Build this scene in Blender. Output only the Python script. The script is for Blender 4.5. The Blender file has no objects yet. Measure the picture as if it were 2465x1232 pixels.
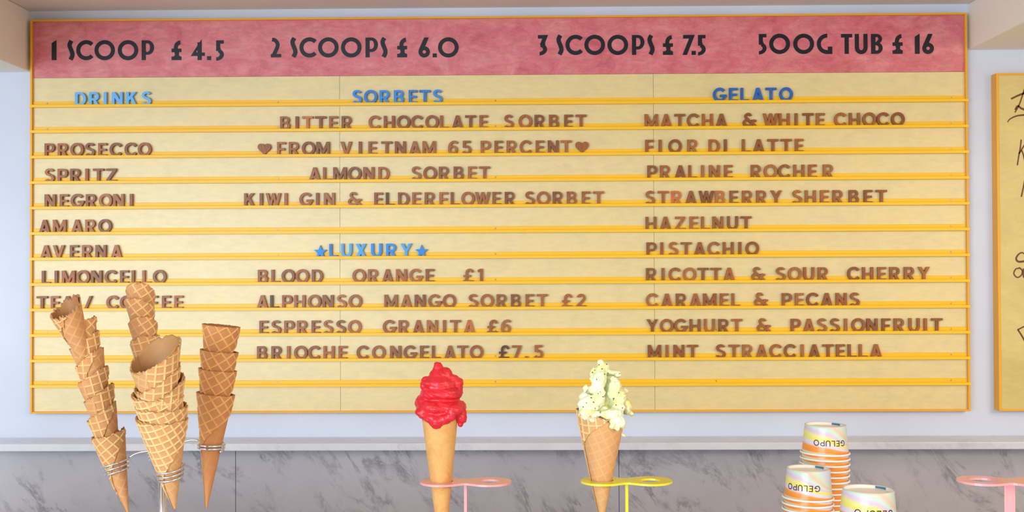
import bpy, bmesh, math, random
import numpy as np
from mathutils import Vector, Matrix, noise
from mathutils.geometry import delaunay_2d_cdt

S = bpy.context.scene
COL = S.collection
PI = math.pi
R = math.radians
random.seed(7)

# ------------------------------------------------------------------ camera
FW, FH, FPX = 2465, 1232, 2800.0
EYE = 1.612
Z0 = EYE - 0.3917                      # height of the menu board's lower edge
CAM = Vector((0.0876, -3.2224, EYE))
YAW, PIT, ROL = 0.0144, 0.0116, -0.0044
_f = Vector((-math.sin(YAW) * math.cos(PIT), math.cos(YAW) * math.cos(PIT), math.sin(PIT)))
_r = Vector((math.cos(YAW), math.sin(YAW), 0))
_u = _r.cross(_f)
_r, _u = math.cos(ROL) * _r + math.sin(ROL) * _u, -math.sin(ROL) * _r + math.cos(ROL) * _u
cd = bpy.data.cameras.new('camera'); cam = bpy.data.objects.new('camera', cd); COL.objects.link(cam)
M = Matrix((( _r.x, _u.x, -_f.x, CAM.x), (_r.y, _u.y, -_f.y, CAM.y), (_r.z, _u.z, -_f.z, CAM.z), (0, 0, 0, 1)))
cam.matrix_world = M
cd.sensor_width = 36; cd.lens = 36 * FPX / FW; cd.clip_start = 0.05; cd.clip_end = 50
S.camera = cam

def at(px, py, Y):
    """point of the world plane y=Y seen at a pixel of the 2465x1232 photograph (used for measuring sizes and places)"""
    d = _f + _r * ((px - FW / 2) / FPX) - _u * ((py - FH / 2) / FPX)
    t = (Y - CAM.y) / d.y
    return CAM + d * t

# ------------------------------------------------------------------ light and exposure
S.view_settings.view_transform = 'Standard'; S.view_settings.look = 'None'
S.view_settings.gamma = 1; S.view_settings.use_curve_mapping = False
S.view_settings.exposure = 0.76
w = bpy.data.worlds.new('world'); S.world = w; w.use_nodes = True
bg = w.node_tree.nodes['Background']; bg.inputs[0].default_value = (1.0, 0.96, 0.93, 1); bg.inputs[1].default_value = 0.74

def area(name, loc, target, sx, sy, power, col):
    l = bpy.data.lights.new(name, 'AREA'); l.shape = 'RECTANGLE'; l.size = sx; l.size_y = sy; l.energy = power; l.color = col
    o = bpy.data.objects.new(name, l); COL.objects.link(o); o.location = loc
    o.rotation_euler = (Vector(target) - Vector(loc)).to_track_quat('-Z', 'Y').to_euler()
    return o
area('window_light', (-3.9, -8.4, 1.7), (-2.6, 0, 1.5), 4.8, 3.0, 285, (0.70, 0.85, 1.0))
area('ceiling_lamp_light', (2.1, -1.7, 2.12), (1.5, 0, 1.25), 0.7, 0.4, 4.2, (1.0, 0.76, 0.50))
area('beam_fill_light', (2.6, -5.0, 2.6), (-0.6, 0, 2.1), 1.6, 0.5, 34, (1.0, 0.88, 0.74))  # added fill with no real fitting, brightens the left beam

# ------------------------------------------------------------------ materials
def lin(c):
    return tuple(((v / 255) / 12.92 if v / 255 <= 0.04045 else ((v / 255 + 0.055) / 1.055) ** 2.4) for v in c) + (1,)

class Mat:
    def __init__(s, name, rough=0.5, spec=0.5, metal=0.0, coat=0.0, coat_rough=0.1, sss=0.0):
        s.m = bpy.data.materials.new(name); s.m.use_nodes = True
        s.t = s.m.node_tree; s.b = s.t.nodes['Principled BSDF']
        s.b.inputs['Roughness'].default_value = rough; s.b.inputs['Metallic'].default_value = metal
        s.b.inputs['Specular IOR Level'].default_value = spec
        s.b.inputs['Coat Weight'].default_value = coat; s.b.inputs['Coat Roughness'].default_value = coat_rough
        if sss: s.b.inputs['Subsurface Weight'].default_value = sss; s.b.inputs['Subsurface Scale'].default_value = 0.006
    def n(s, t, **kw):
        nd = s.t.nodes.new(t)
        for k, v in kw.items():
            if k in nd.inputs: nd.inputs[k].default_value = v
            else: setattr(nd, k, v)
        return nd
    def l(s, a, ao, b, bi): s.t.links.new(a.outputs[ao], b.inputs[bi])
    def flat(s, c): s.b.inputs['Base Color'].default_value = lin(c); return s
    def noise(s, scale, detail=4, rough=0.55, dist=0.0, stretch=(1, 1, 1), rot=(0, 0, 0)):
        tc = s.n('ShaderNodeTexCoord'); mp = s.n('ShaderNodeMapping'); mp.inputs['Scale'].default_value = stretch; mp.inputs['Rotation'].default_value = rot
        nz = s.n('ShaderNodeTexNoise'); nz.inputs['Scale'].default_value = scale; nz.inputs['Detail'].default_value = detail
        nz.inputs['Roughness'].default_value = rough; nz.inputs['Distortion'].default_value = dist
        s.l(tc, 'Object', mp, 'Vector'); s.l(mp, 'Vector', nz, 'Vector'); return nz
    def ramp(s, src, out, stops, interp='LINEAR'):
        r = s.n('ShaderNodeValToRGB'); r.color_ramp.interpolation = interp
        e = r.color_ramp.elements
        while len(e) < len(stops): e.new(0.5)
        for i, (p, c) in enumerate(stops): e[i].position = p; e[i].color = lin(c)
        s.l(src, out, r, 'Fac'); return r
    def mix(s, a, ao, b, bo, fac, mode='MIX'):
        x = s.n('ShaderNodeMix', data_type='RGBA', blend_type=mode)
        if isinstance(fac, tuple): s.l(fac[0], fac[1], x, 0)
        else: x.inputs[0].default_value = fac
        s.t.links.new(a.outputs[ao], x.inputs[6])
        if bo is None: x.inputs[7].default_value = lin(b)
        else: s.t.links.new(b.outputs[bo], x.inputs[7])
        return x
    def col(s, nd, out): s.l(nd, out, s.b, 'Base Color'); return s
    def bump(s, nd, out, strength, dist=0.001):
        b = s.n('ShaderNodeBump'); b.inputs['Strength'].default_value = strength; b.inputs['Distance'].default_value = dist
        s.l(nd, out, b, 'Height'); s.l(b, 'Normal', s.b, 'Normal'); return s

def mk_paint(name, c, rough=0.6, v=5):
    m = Mat(name, rough=rough, spec=0.35)
    n = m.noise(3.0, 5); r = m.ramp(n, 'Fac', [(0.3, tuple(x - v for x in c)), (0.7, tuple(min(255, x + v) for x in c))])
    m.col(r, 'Color'); n2 = m.noise(140, 3); m.bump(n2, 'Fac', 0.06); return m.m

MT = {}
MT['wall'] = mk_paint('wall_paint', (212, 220, 236))
MT['far_wall'] = mk_paint('plaster_paint', (222, 210, 198))
MT['ceiling'] = mk_paint('ceiling_paint', (240, 230, 224), v=2)
MT['beam'] = mk_paint('beam_paint', (253, 246, 234), v=1)
MT['floor'] = mk_paint('floor_screed', (214, 208, 200))
MT['frame'] = mk_paint('yellow_frame_paint', (240, 172, 42), rough=0.4)
MT['rail'] = mk_paint('yellow_rail_lacquer', (252, 198, 36), rough=0.38, v=3)
MT['counter_body'] = mk_paint('counter_paint', (225, 220, 212))

def board_mat(name, a, b, c, gloss=0.42):
    m = Mat(name, rough=gloss, spec=0.9)
    n1 = m.noise(7.5, 6, 0.6, 0.6, (1, 1, 1.4)); r1 = m.ramp(n1, 'Fac', [(0.3, a), (0.5, b), (0.72, c)])
    n2 = m.noise(90, 4, 0.6, 0, (0.35, 1, 1)); r2 = m.ramp(n2, 'Fac', [(0.3, (236, 236, 236)), (0.7, (255, 255, 255))])
    x = m.mix(r1, 'Color', r2, 'Color', 0.6, 'MULTIPLY'); m.col(x, 2); m.bump(n2, 'Fac', 0.05); return m.m
MT['panel'] = board_mat('pale_yellow_laminate', (226, 205, 140), (232, 211, 148), (236, 212, 138))
MT['side_panel'] = board_mat('mustard_laminate', (205, 184, 100), (214, 192, 112), (222, 204, 118))

m = Mat('pink_marbled_laminate', rough=0.38, spec=0.5)
n1 = m.noise(9, 7, 0.66, 1.2, (1, 1, 1.5)); r1 = m.ramp(n1, 'Fac', [(0.28, (208, 92, 106)), (0.47, (224, 122, 130)), (0.66, (232, 146, 146))])
n2 = m.noise(55, 6, 0.7, 0.8, (0.5, 1, 1.3)); r2 = m.ramp(n2, 'Fac', [(0.35, (222, 214, 214)), (0.62, (255, 255, 255))])
x = m.mix(r1, 'Color', r2, 'Color', 0.75, 'MULTIPLY')
n3 = m.noise(26, 8, 0.75, 2.5, (0.7, 1, 1.5)); r3 = m.ramp(n3, 'Fac', [(0.60, (0, 0, 0)), (0.74, (110, 110, 110))])
x = m.mix(x, 2, (238, 168, 158), None, (r3, 'Color')); m.col(x, 2); MT['header'] = m.m

m = Mat('dark_vinyl', rough=0.34, spec=0.4).flat((16, 20, 32)); MT['vinyl'] = m.m

def wood_mat(name):
    m = Mat(name, rough=0.42, spec=0.42)
    oi = m.n('ShaderNodeObjectInfo')
    tc = m.n('ShaderNodeTexCoord'); ad = m.n('ShaderNodeVectorMath', operation='ADD'); mu = m.n('ShaderNodeVectorMath', operation='SCALE')
    cb = m.n('ShaderNodeCombineXYZ'); m.l(oi, 'Random', cb, 'X'); m.l(oi, 'Random', cb, 'Z')
    m.l(cb, 'Vector', mu, 0); mu.inputs['Scale'].default_value = 3.0
    m.l(tc, 'Object', ad, 0); m.l(mu, 'Vector', ad, 1)
    mp = m.n('ShaderNodeMapping'); mp.inputs['Scale'].default_value = (1, 1, 0.12); m.l(ad, 'Vector', mp, 'Vector')
    nz = m.n('ShaderNodeTexNoise'); nz.inputs['Scale'].default_value = 420; nz.inputs['Detail'].default_value = 4; nz.inputs['Distortion'].default_value = 0.4
    m.l(mp, 'Vector', nz, 'Vector')
    r = m.ramp(nz, 'Fac', [(0.3, (176, 176, 176)), (0.55, (232, 232, 232)), (0.72, (255, 255, 255))])
    x = m.mix(oi, 'Color', r, 'Color', 0.9, 'MULTIPLY'); m.col(x, 2); m.bump(nz, 'Fac', 0.12, 0.0006); return m.m
MT['wood'] = wood_mat('teak_letter_wood')
m = Mat('blue_letter_acrylic', rough=0.4, spec=0.35); oi = m.n('ShaderNodeObjectInfo'); m.l(oi, 'Color', m.b, 'Base Color'); MT['blue'] = m.m
MT['screw'] = Mat('screw_metal', rough=0.3, metal=0.8).flat((170, 172, 190)).m
MT['chrome'] = Mat('chrome_wire', rough=0.12, metal=1.0).flat((222, 224, 228)).m
MT['marker'] = Mat('brown_marker', rough=0.5).flat((104, 56, 22)).m

def marble(name, base, vein, strength, rough, scale=1.0, blotch=(0, 0, 0)):
    m = Mat(name, rough=rough, spec=0.5)
    n0 = m.noise(2.2 * scale, 5, 0.6, 0.5, (1, 1, 1), (0, 0.6, 0)); r0 = m.ramp(n0, 'Fac', [(0.3, tuple(v - 12 for v in base)), (0.7, tuple(min(255, v + 6) for v in base))])
    # broken, fine veins running down to the right
    def streak(scale, detail, rough_, dist, st, ang):
        n = m.noise(scale, detail, rough_, dist, (st, 1, 1), (0, R(ang), 0))
        n.inputs['Vector'].links[0].from_node.vector_type = 'TEXTURE'; return n
    n1 = streak(7 * scale, 8, 0.7, 0.7, 2.4, 52)
    s_ = m.n('ShaderNodeMath', operation='SUBTRACT'); m.l(n1, 'Fac', s_, 0); s_.inputs[1].default_value = 0.5
    a_ = m.n('ShaderNodeMath', operation='ABSOLUTE'); m.l(s_, 'Value', a_, 0)
    r1 = m.ramp(a_, 'Value', [(0.0, (255, 255, 255)), (0.048, (0, 0, 0))])
    n2 = streak(11 * scale, 6, 0.65, 0.3, 1.6, 52); r2 = m.ramp(n2, 'Fac', [(0.46, (0, 0, 0)), (0.64, (255, 255, 255))])
    mm = m.mix(r1, 'Color', r2, 'Color', 1.0, 'MULTIPLY')
    bw = m.n('ShaderNodeRGBToBW'); m.l(mm, 2, bw, 'Color')
    k = m.n('ShaderNodeMath', operation='MULTIPLY'); m.l(bw, 'Val', k, 0); k.inputs[1].default_value = strength
    x = m.mix(r0, 'Color', vein, None, (k, 'Value'))
    n3 = streak(34 * scale, 6, 0.7, 0.4, 2.2, 52); r3 = m.ramp(n3, 'Fac', [(0.57, (0, 0, 0)), (0.76, (95, 95, 95))])
    x2 = m.mix(x, 2, vein, None, (r3, 'Color')); m.col(x2, 2); return m.m
MT['slab'] = marble('grey_carrara_marble', (192, 188, 194), (86, 84, 94), 0.58, 0.2)
MT['ledge'] = marble('pale_marble_ledge', (222, 222, 228), (160, 160, 170), 0.3, 0.2, 1.6)
MT['countertop'] = marble('white_marble_counter', (226, 226, 230), (160, 160, 168), 0.5, 0.25)

def waffle_mat(name, floor_c, ridge_c, toast):
    m = Mat(name, rough=0.55, spec=0.35, sss=0.06)
    at_ = m.n('ShaderNodeAttribute', attribute_name='ridge')
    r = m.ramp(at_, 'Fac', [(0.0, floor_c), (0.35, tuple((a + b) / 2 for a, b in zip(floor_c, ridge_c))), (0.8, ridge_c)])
    edge_shade_at = m.n('ShaderNodeAttribute', attribute_name='edge')  # browned rim edges, plus shade painted over the cone's inside
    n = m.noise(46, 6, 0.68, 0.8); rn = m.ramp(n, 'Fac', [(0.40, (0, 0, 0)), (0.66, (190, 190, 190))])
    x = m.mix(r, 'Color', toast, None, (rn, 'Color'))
    x2 = m.mix(x, 2, tuple(int(v * 0.72) for v in toast), None, (edge_shade_at, 'Fac')); m.col(x2, 2)
    n2 = m.noise(420, 4); m.bump(n2, 'Fac', 0.25, 0.0006); return m.m
MT['waffle'] = waffle_mat('waffle', (204, 148, 98), (240, 200, 132), (214, 146, 84))
MT['waffle_pale'] = waffle_mat('pale_waffle', (206, 154, 104), (242, 208, 148), (226, 166, 96))
MT['waffle_golden'] = waffle_mat('golden_waffle', (198, 136, 84), (230, 178, 108), (206, 132, 68))
MT['waffle_smooth'] = waffle_mat('smooth_golden_waffle', (224, 172, 104), (240, 198, 134), (200, 130, 60))

m = Mat('red_sorbet', rough=0.3, spec=0.5, sss=0.12)
n = m.noise(60, 5, 0.6, 0.8); r = m.ramp(n, 'Fac', [(0.3, (196, 18, 34)), (0.6, (220, 34, 48)), (0.8, (230, 66, 84))]); m.col(r, 'Color')
n2 = m.noise(230, 5, 0.6, 0.5, (0.5, 0.5, 1.6)); m.bump(n2, 'Fac', 0.35, 0.0012); MT['red'] = m.m
m = Mat('kiwi_sorbet', rough=0.38, spec=0.5, sss=0.25); m.b.inputs['Subsurface Radius'].default_value = (1, 1, .4)
n = m.noise(45, 5, 0.6, 0.6); r = m.ramp(n, 'Fac', [(0.38, (236, 238, 208)), (0.54, (228, 230, 172)), (0.70, (224, 210, 96))]); m.col(r, 'Color')
n2 = m.noise(300, 5); m.bump(n2, 'Fac', 0.3, 0.001); MT['kiwi'] = m.m
MT['seed'] = Mat('kiwi_seed', rough=0.35).flat((44, 34, 18)).m
MT['pink'] = Mat('pink_powder_coat', rough=0.3, spec=0.5, coat=0.4).flat((236, 158, 160)).m
MT['yellow'] = Mat('yellow_powder_coat', rough=0.3, spec=0.5, coat=0.4).flat((228, 214, 34)).m
MT['cup_rim'] = Mat('white_paper_rim', rough=0.45).flat((246, 240, 232)).m
MT['cup_base'] = Mat('cream_paper_base', rough=0.5).flat((244, 236, 222)).m
MT['cup_ink'] = Mat('brown_cup_ink', rough=0.45).flat((52, 30, 34)).m
MT['cup_blue'] = Mat('blue_cup_print', rough=0.45).flat((64, 126, 160)).m
m = Mat('pastel_striped_paper', rough=0.35, spec=0.4, coat=0.2)
a_ = m.n('ShaderNodeAttribute', attribute_name='band')
r = m.ramp(a_, 'Fac', [(q, tuple(v * .955 - (238 - v) * .18 * (v < 238) for v in c)) for q, c in [(0.0, (228, 222, 230)), (0.07, (216, 224, 236)), (0.13, (216, 232, 206)), (0.19, (236, 208, 188)), (0.25, (212, 238, 220)), (0.31, (232, 204, 228)),
                       (0.38, (244, 238, 150)), (0.45, (246, 232, 128)), (0.50, (232, 222, 232)), (0.555, (234, 220, 226)), (0.59, (250, 172, 92)), (0.67, (250, 160, 66)), (0.71, (222, 240, 206)),
                       (0.79, (234, 244, 190)), (0.85, (248, 176, 80)), (0.93, (250, 140, 40))]])
m.col(r, 'Color'); MT['cup'] = m.m

# ------------------------------------------------------------------ object helpers
def link(name, me, mat=None, parent=None, loc=None, smooth=False):
    o = bpy.data.objects.new(name, me); COL.objects.link(o)
    if mat is not None and not me.materials: me.materials.append(mat)
    if parent is not None: o.parent = parent
    if loc is not None: o.location = loc
    if smooth: me.polygons.foreach_set('use_smooth', [True] * len(me.polygons))
    return o
def tag(o, label=None, cat=None, group=None, kind=None):
    if label: o['label'] = label
    if cat: o['category'] = cat
    if group: o['group'] = group
    if kind: o['kind'] = kind
    return o
def empty(name, loc): 
    o = bpy.data.objects.new(name, None); COL.objects.link(o); o.location = loc; o.empty_display_size = 0.02; return o
def box_bm(bm, a, b, bev=0.0):
    x0, y0, z0 = a; x1, y1, z1 = b
    vs = [bm.verts.new(p) for p in ((x0,y0,z0),(x1,y0,z0),(x1,y1,z0),(x0,y1,z0),(x0,y0,z1),(x1,y0,z1),(x1,y1,z1),(x0,y1,z1))]
    fs = [bm.faces.new([vs[i] for i in q]) for q in ((0,3,2,1),(4,5,6,7),(0,1,5,4),(1,2,6,5),(2,3,7,6),(3,0,4,7))]
    if bev:
        es = list({e for f in fs for e in f.edges}); bmesh.ops.bevel(bm, geom=es, offset=bev, segments=2, affect='EDGES', profile=0.6)
def bm_me(bm, name):
    bmesh.ops.recalc_face_normals(bm, faces=bm.faces)
    me = bpy.data.meshes.new(name); bm.to_mesh(me); bm.free(); return me
def box(name, a, b, mat, parent=None, bev=0.0, loc=None):
    bm = bmesh.new(); box_bm(bm, a, b, bev); return link(name, bm_me(bm, name), mat, parent, loc)
def prism_x(name, prof, x0, x1, mat, parent=None):
    """profile in (y,z), counter-clockwise seen from +x, extruded along x"""
    bm = bmesh.new(); A = [bm.verts.new((x0, y, z)) for y, z in prof]; B = [bm.verts.new((x1, y, z)) for y, z in prof]
    n = len(prof)
    for i in range(n): bm.faces.new((A[i], A[(i+1) % n], B[(i+1) % n], B[i]))
    bm.faces.new(list(reversed(A))); bm.faces.new(B); return link(name, bm_me(bm, name), mat, parent)
def tube_me(name, pts, rad, seg=10, cap=True):
    bm = bmesh.new(); rings = []; n = len(pts); pts = [Vector(p) for p in pts]
    up = Vector((0.13, 0.31, 0.94)).normalized(); prev = None
    for i, p in enumerate(pts):
        t = (pts[min(i+1, n-1)] - pts[max(i-1, 0)]).normalized()
        if prev is None: u = t.cross(up).normalized()
        else: u = (prev - t * prev.dot(t)).normalized()
        prev = u; v = t.cross(u); rr = rad[i] if isinstance(rad, (list, tuple)) else rad
        rings.append([bm.verts.new(p + (u * math.cos(a) + v * math.sin(a)) * rr) for a in [2 * PI * k / seg for k in range(seg)]])
    for a, b in zip(rings, rings[1:]):
        for k in range(seg): bm.faces.new((a[k], a[(k+1) % seg], b[(k+1) % seg], b[k]))
    if cap: bm.faces.new(list(reversed(rings[0]))); bm.faces.new(rings[-1])
    return bm_me(bm, name)
def lathe(bm, prof, seg=64, center=(0, 0)):
    rings = []
    for r_, z_ in prof:
        rings.append([bm.verts.new((center[0] + r_ * math.cos(2*PI*k/seg), center[1] + r_ * math.sin(2*PI*k/seg), z_)) for k in range(seg)])
    for a, b in zip(rings, rings[1:]):
        for k in range(seg): bm.faces.new((a[k], a[(k+1) % seg], b[(k+1) % seg], b[k]))
    return rings

# ------------------------------------------------------------------ letter shapes (unit cap height)
def rc(x0, y0, x1, y1): return [[(x0, y0), (x1, y0), (x1, y1), (x0, y1)]]
def pl(*p): return [list(p)]
def mir(polys, w_): return [[(w_ - x, y) for x, y in reversed(p)] for p in polys]
def arc(cx, cy, rx, ry, a0, a1, w_, wy=None, n=None):
    wy = w_ if wy is None else wy; n = n or max(6, int(abs(a1 - a0) / 9)); out = []
    P = [(cx + rx * math.cos(R(a0 + (a1-a0)*i/n)), cy + ry * math.sin(R(a0 + (a1-a0)*i/n))) for i in range(n+1)]
    Q = [(cx + (rx-w_) * math.cos(R(a0 + (a1-a0)*i/n)), cy + (ry-wy) * math.sin(R(a0 + (a1-a0)*i/n))) for i in range(n+1)]
    for i in range(n): out.append([P[i], P[i+1], Q[i+1], Q[i]])
    return out
def cr(pts, n=6):
    """smooth curve through points"""
    P = [Vector(p) for p in pts]; out = []
    for i in range(len(P) - 1):
        p0 = P[max(i-1, 0)]; p1 = P[i]; p2 = P[i+1]; p3 = P[min(i+2, len(P)-1)]
        for k in range(n):
            t = k / n; out.append(0.5 * ((2*p1) + (p2-p0)*t + (2*p0-5*p1+4*p2-p3)*t*t + (3*p1-p0-3*p2+p3)*t**3))
    out.append(P[-1]); return out
def band(pts, w_):
    P = cr(pts); L = []; Rr = []
    for i, p in enumerate(P):
        t = (P[min(i+1, len(P)-1)] - P[max(i-1, 0)]); t.normalize(); nn = Vector((-t.y, t.x))
        ww = w_ if not isinstance(w_, (list, tuple)) else w_[0] + (w_[1] - w_[0]) * i / (len(P) - 1)
        L.append(tuple(p + nn * ww / 2)); Rr.append(tuple(p - nn * ww / 2))
    return [[L[i], L[i+1], Rr[i+1], Rr[i]] for i in range(len(P) - 1)]

def sans(c, s=0.20, b=0.165):
    """s = stem width, b = bar width"""
    V = rc(0, 0, s, 1)
    if c == 'I': return rc(0, 0, s + .01, 1)
    if c == 'L': return V + rc(0, 0, .62, b)
    if c == 'E': return V + rc(0, 0, .63, b) + rc(0, 1-b, .63, 1) + rc(0, .5-b/2, .58, .5+b/2)
    if c == 'F': return V + rc(0, 1-b, .63, 1) + rc(0, .47-b/2, .57, .47+b/2)
    if c == 'T': return rc(0, 1-b, .80, 1) + rc(.4-s/2, 0, .4+s/2, 1)
    if c == 'H': return V + rc(.80-s, 0, .80, 1) + rc(0, .5-b/2, .8, .5+b/2)
    if c == 'N': return V + rc(.80-s, 0, .80, 1) + pl((0, 1), (.0, .88), (.58, 0), (.8, 0), (.8, .12), (.22, 1))
    if c == 'M':
        d = pl((0, 1), (0, .9), (.40, .14), (.58, .14), (.22, 1)); return rc(0, 0, s-.01, 1) + rc(.99-s, 0, .98, 1) + d + mir(d, .98)
    if c == 'V': d = pl((0, 1), (.33, 0), (.53, 0), (.225, 1)); return d + mir(d, .86)
    if c == 'W':
        d = pl((0, 1), (.24, 0), (.43, 0), (.205, 1)) + pl((.24, 0), (.43, 0), (.65, 1), (.47, 1)); return d + mir(d, 1.12)
    if c == 'A': d = pl((0, 0), (.21, 0), (.53, 1), (.31, 1)); return d + mir(d, .84) + rc(.16, .19, .68, .19+b)
    if c == 'K': return V + pl((.15, .34), (.5, 1), (.76, 1), (.15, .30)) [:0] + pl((.16, .30), (.76, 1), (.51, 1), (.16, .60)) + pl((.28, .58), (.52, 0), (.78, 0), (.43, .72))
    if c == 'X': d = pl((0, 1), (.52, 0), (.78, 0), (.26, 1)); return d + mir(d, .78)
    if c == 'Y': d = pl((0, 1), (.32, .42), (.52, .42), (.235, 1)); return d + mir(d, .84) + rc(.42-s/2, 0, .42+s/2, .5)
    if c == 'Z': return rc(0, 1-b, .74, 1) + rc(0, 0, .76, b) + pl((0, b-.01), (.25, b-.01), (.74, 1-b+.01), (.49, 1-b+.01))
    if c == 'O': return arc(.495, .5, .495, .515, 0, 360, s-.005, n=36)
    if c == 'C': return arc(.495, .5, .495, .515, 36, 324, s-.005, n=28)
    if c == 'G': return arc(.495, .5, .495, .515, 38, 352, s-.005, n=30) + rc(.52, .5-b, .99, .5) + rc(.99-s, .36, .99, .5)
    if c == 'D': return V + rc(.1, 1-b, .38, 1) + rc(.1, 0, .38, b) + arc(.36, .5, .46, .5, -90, 90, s, b)
    if c == 'P': return V + rc(.1, 1-b, .42, 1) + rc(.1, .35, .42, .35+b) + arc(.42, .675, .32, .325, -90, 90, s-.01, b)
    if c == 'R': return V + rc(.1, 1-b, .42, 1) + rc(.1, .38, .42, .38+b) + arc(.42, .69, .30, .31, -90, 90, s-.02, b) + pl((.27, .44), (.50, 0), (.74, 0), (.47, .46))
    if c == 'B': return V + rc(.1, 1-b, .42, 1) + rc(.1, .44, .44, .44+b*.9) + rc(.1, 0, .42, b) + arc(.42, .735, .26, .265, -90, 90, s-.02, b) + arc(.42, .295, .31, .295, -90, 90, s-.01, b)
    if c == 'S': return arc(.35, .735, .335, .28, 22, 272, s-.01, b) + arc(.35, .285, .35, .30, -158, 92, s-.01, b)
    if c == 'U': return rc(0, .38, s, 1) + rc(.8-s, .38, .8, 1) + arc(.4, .40, .4, .415, 180, 360, s, b)
    if c == '&': return arc(.40, .765, .27, .25, 5, 235, .16) + arc(.39, .29, .39, .305, 100, 318, .17) + band([(.27, .62), (.55, .36), (.94, .03)], .18) + band([(.56, .10), (.74, .28), (.86, .50)], .16) + rc(.66, .36, 1.0, .50)
    if c == '£': return arc(.46, .70, .31, .315, 8, 185, .18, b) + rc(.15, .1, .33, .72) + rc(0, .40, .56, .40+b*.85) + rc(0, 0, .74, b) + pl((.02, 0), (.15, .3), (.33, .3), (.24, 0))
    if c == '1': return rc(.17, 0, .37, 1) + pl((0, .74), (.2, .88), (.2, 1), (.17, 1), (0, .9))
    if c == '2': return arc(.35, .69, .33, .32, -30, 165, .19, b) + pl((0, b-.02), (.25, b-.02), (.66, .56), (.5, .66)) + rc(0, 0, .72, b)
    if c == '5': return rc(.10, 1-b, .64, 1) + rc(.07, .50, .25, 1) + arc(.34, .32, .35, .335, -155, 128, .19, b)
    if c == '6': return arc(.36, .325, .36, .34, 0, 360, .19, b, n=26) + arc(.47, .46, .47, .55, 52, 182, .19, b)
    if c == '7': return rc(0, 1-b, .70, 1) + pl((.46, .9), (.13, 0), (.35, 0), (.70, .86), (.70, .9))
    if c == '.': return rc(0, 0, .22, .2)
    if c == '/': return pl((0, 0), (.19, 0), (.60, 1), (.41, 1))
    if c == 'heart':
        P = [(.49 + .49 * math.sin(t)**3, .52 + .40 * (13*math.cos(t) - 5*math.cos(2*t) - 2*math.cos(3*t) - math.cos(4*t)) / 13) for t in [2*PI*i/40 for i in range(40)]]
        return [list(reversed(P))]
    if c == 'star':
        return [[(.48 + (.50 if i % 2 == 0 else .21) * math.cos(PI/2 + i*PI/5), .50 + (.50 if i % 2 == 0 else .21) * math.sin(PI/2 + i*PI/5)) for i in range(10)]]
    raise KeyError(c)

def deco(c):
    if c == '1': return pl((0, 0), (.24, 0), (.24, 1.01), (.16, .97), (0, .86))
    if c == 'S': return band([(.20, .98), (.115, .82), (.12, .68), (.19, .50), (.245, .34), (.24, .20), (.15, .02)], .215)
    if c == 'C': return [[(min(x, .87 + (y-.5)*0), y) for x, y in p] for p in arc(.51, .5, .51, .51, 44, 316, .20, n=28)]
    if c == 'O': return arc(.52, .5, .52, .51, 0, 360, .20, n=36)
    if c == 'P': return rc(0, 0, .21, 1) + rc(.1, .85, .30, 1) + rc(.1, .27, .30, .42) + arc(.30, .635, .33, .365, -90, 90, .20, .15)
    if c == '£': return band([(.42, .90), (.27, .80), (.215, .64), (.215, .45)], .20) + rc(.36, .80, .45, 1.0) [:0] + pl((.30, .93), (.44, 1.0), (.44, .80), (.34, .76)) + rc(0, .40, .50, .58) + pl((.20, .14), (.36, .14), (.38, .42), (.14, .42)) + rc(0, 0, .50, .18) + pl((.08, .17), (.46, .17), (.36, .25), (.18, .25))
    if c == '4': return pl((0, .21), (.22, .21), (.38, .21), (.38, .40), (.30, .40), (.53, 1.02), (.52, 1.04)) [:0] + pl((0, .21), (.30, .21), (.30, .40), (.26, .40), (.32, .50), (.35, .50), (.53, 1.03)) + pl((.30, .21), (.34, .21), (.34, .5), (.53, 1.03), (.55, 1.03), (.55, .0), (.35, 0), (.35, .21)) [:0] + rc(.34, 0, .55, .9) + pl((.34, .55), (.34, .9), (.53, 1.03), (.55, 1.03), (.55, .55)) [:0] + pl((.34, .70), (.53, 1.03), (.55, 1.03), (.55, .70)) + rc(.28, .21, .71, .38)
    if c == '.': return rc(0, 0, .21, .2)
    if c == '5': return rc(0, .83, .38, 1) + rc(0, .52, .20, 1) + arc(.0, .28, .385, .31, -90, 62, .20, .17) + pl((0, .46), (.0, .66), (.2, .66), (.26, .46))
    if c == '2': return band([(.065, .90), (.20, .87), (.315, .75), (.345, .60), (.28, .40), (.12, .08)], .19) + rc(0, 0, .52, .17)
    if c == '6': return arc(.29, .275, .29, .285, 0, 360, .20, n=30) + pl((0.0, .26), (.10, .20), (.33, .54), (.52, 1), (.29, 1), (.02, .40))
    if c == '3': return rc(0, .82, .30, 1) + pl((.22, .82), (.22, 1), (.51, 1), (.35, .60), (.10, .53)) + arc(.08, .28, .375, .305, -90, 78, .20, .18) + pl((.10, .53), (.16, .42), (.38, .42), (.35, .62))
    if c == '7': return rc(.03, .82, .40, 1) + pl((.33, .82), (.33, 1), (.62, 1), (.22, 0), (0, 0))
    if c == 'T': return rc(0, .82, .56, 1) + rc(.175, 0, .385, 1)
    if c == 'U': return rc(0, .3, .205, 1) + rc(.43, .3, .635, 1) + arc(.3175, .31, .3175, .325, 180, 360, .205, .2)
    if c == 'B': return rc(0, 0, .22, 1) + rc(.1, .84, .28, 1) + rc(.1, .44, .30, .60) + rc(.1, 0, .28, .17) + arc(.28, .75, .27, .25, -90, 90, .18, .15) + arc(.28, .29, .30, .29, -90, 90, .20, .16)
    if c == 'G': return arc(.51, .5, .51, .51, 88, 272, .20, n=22) + rc(.48, 0-.01, .77, .18) + rc(.55, -.01, .77, .36)
    raise KeyError(c)

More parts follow.
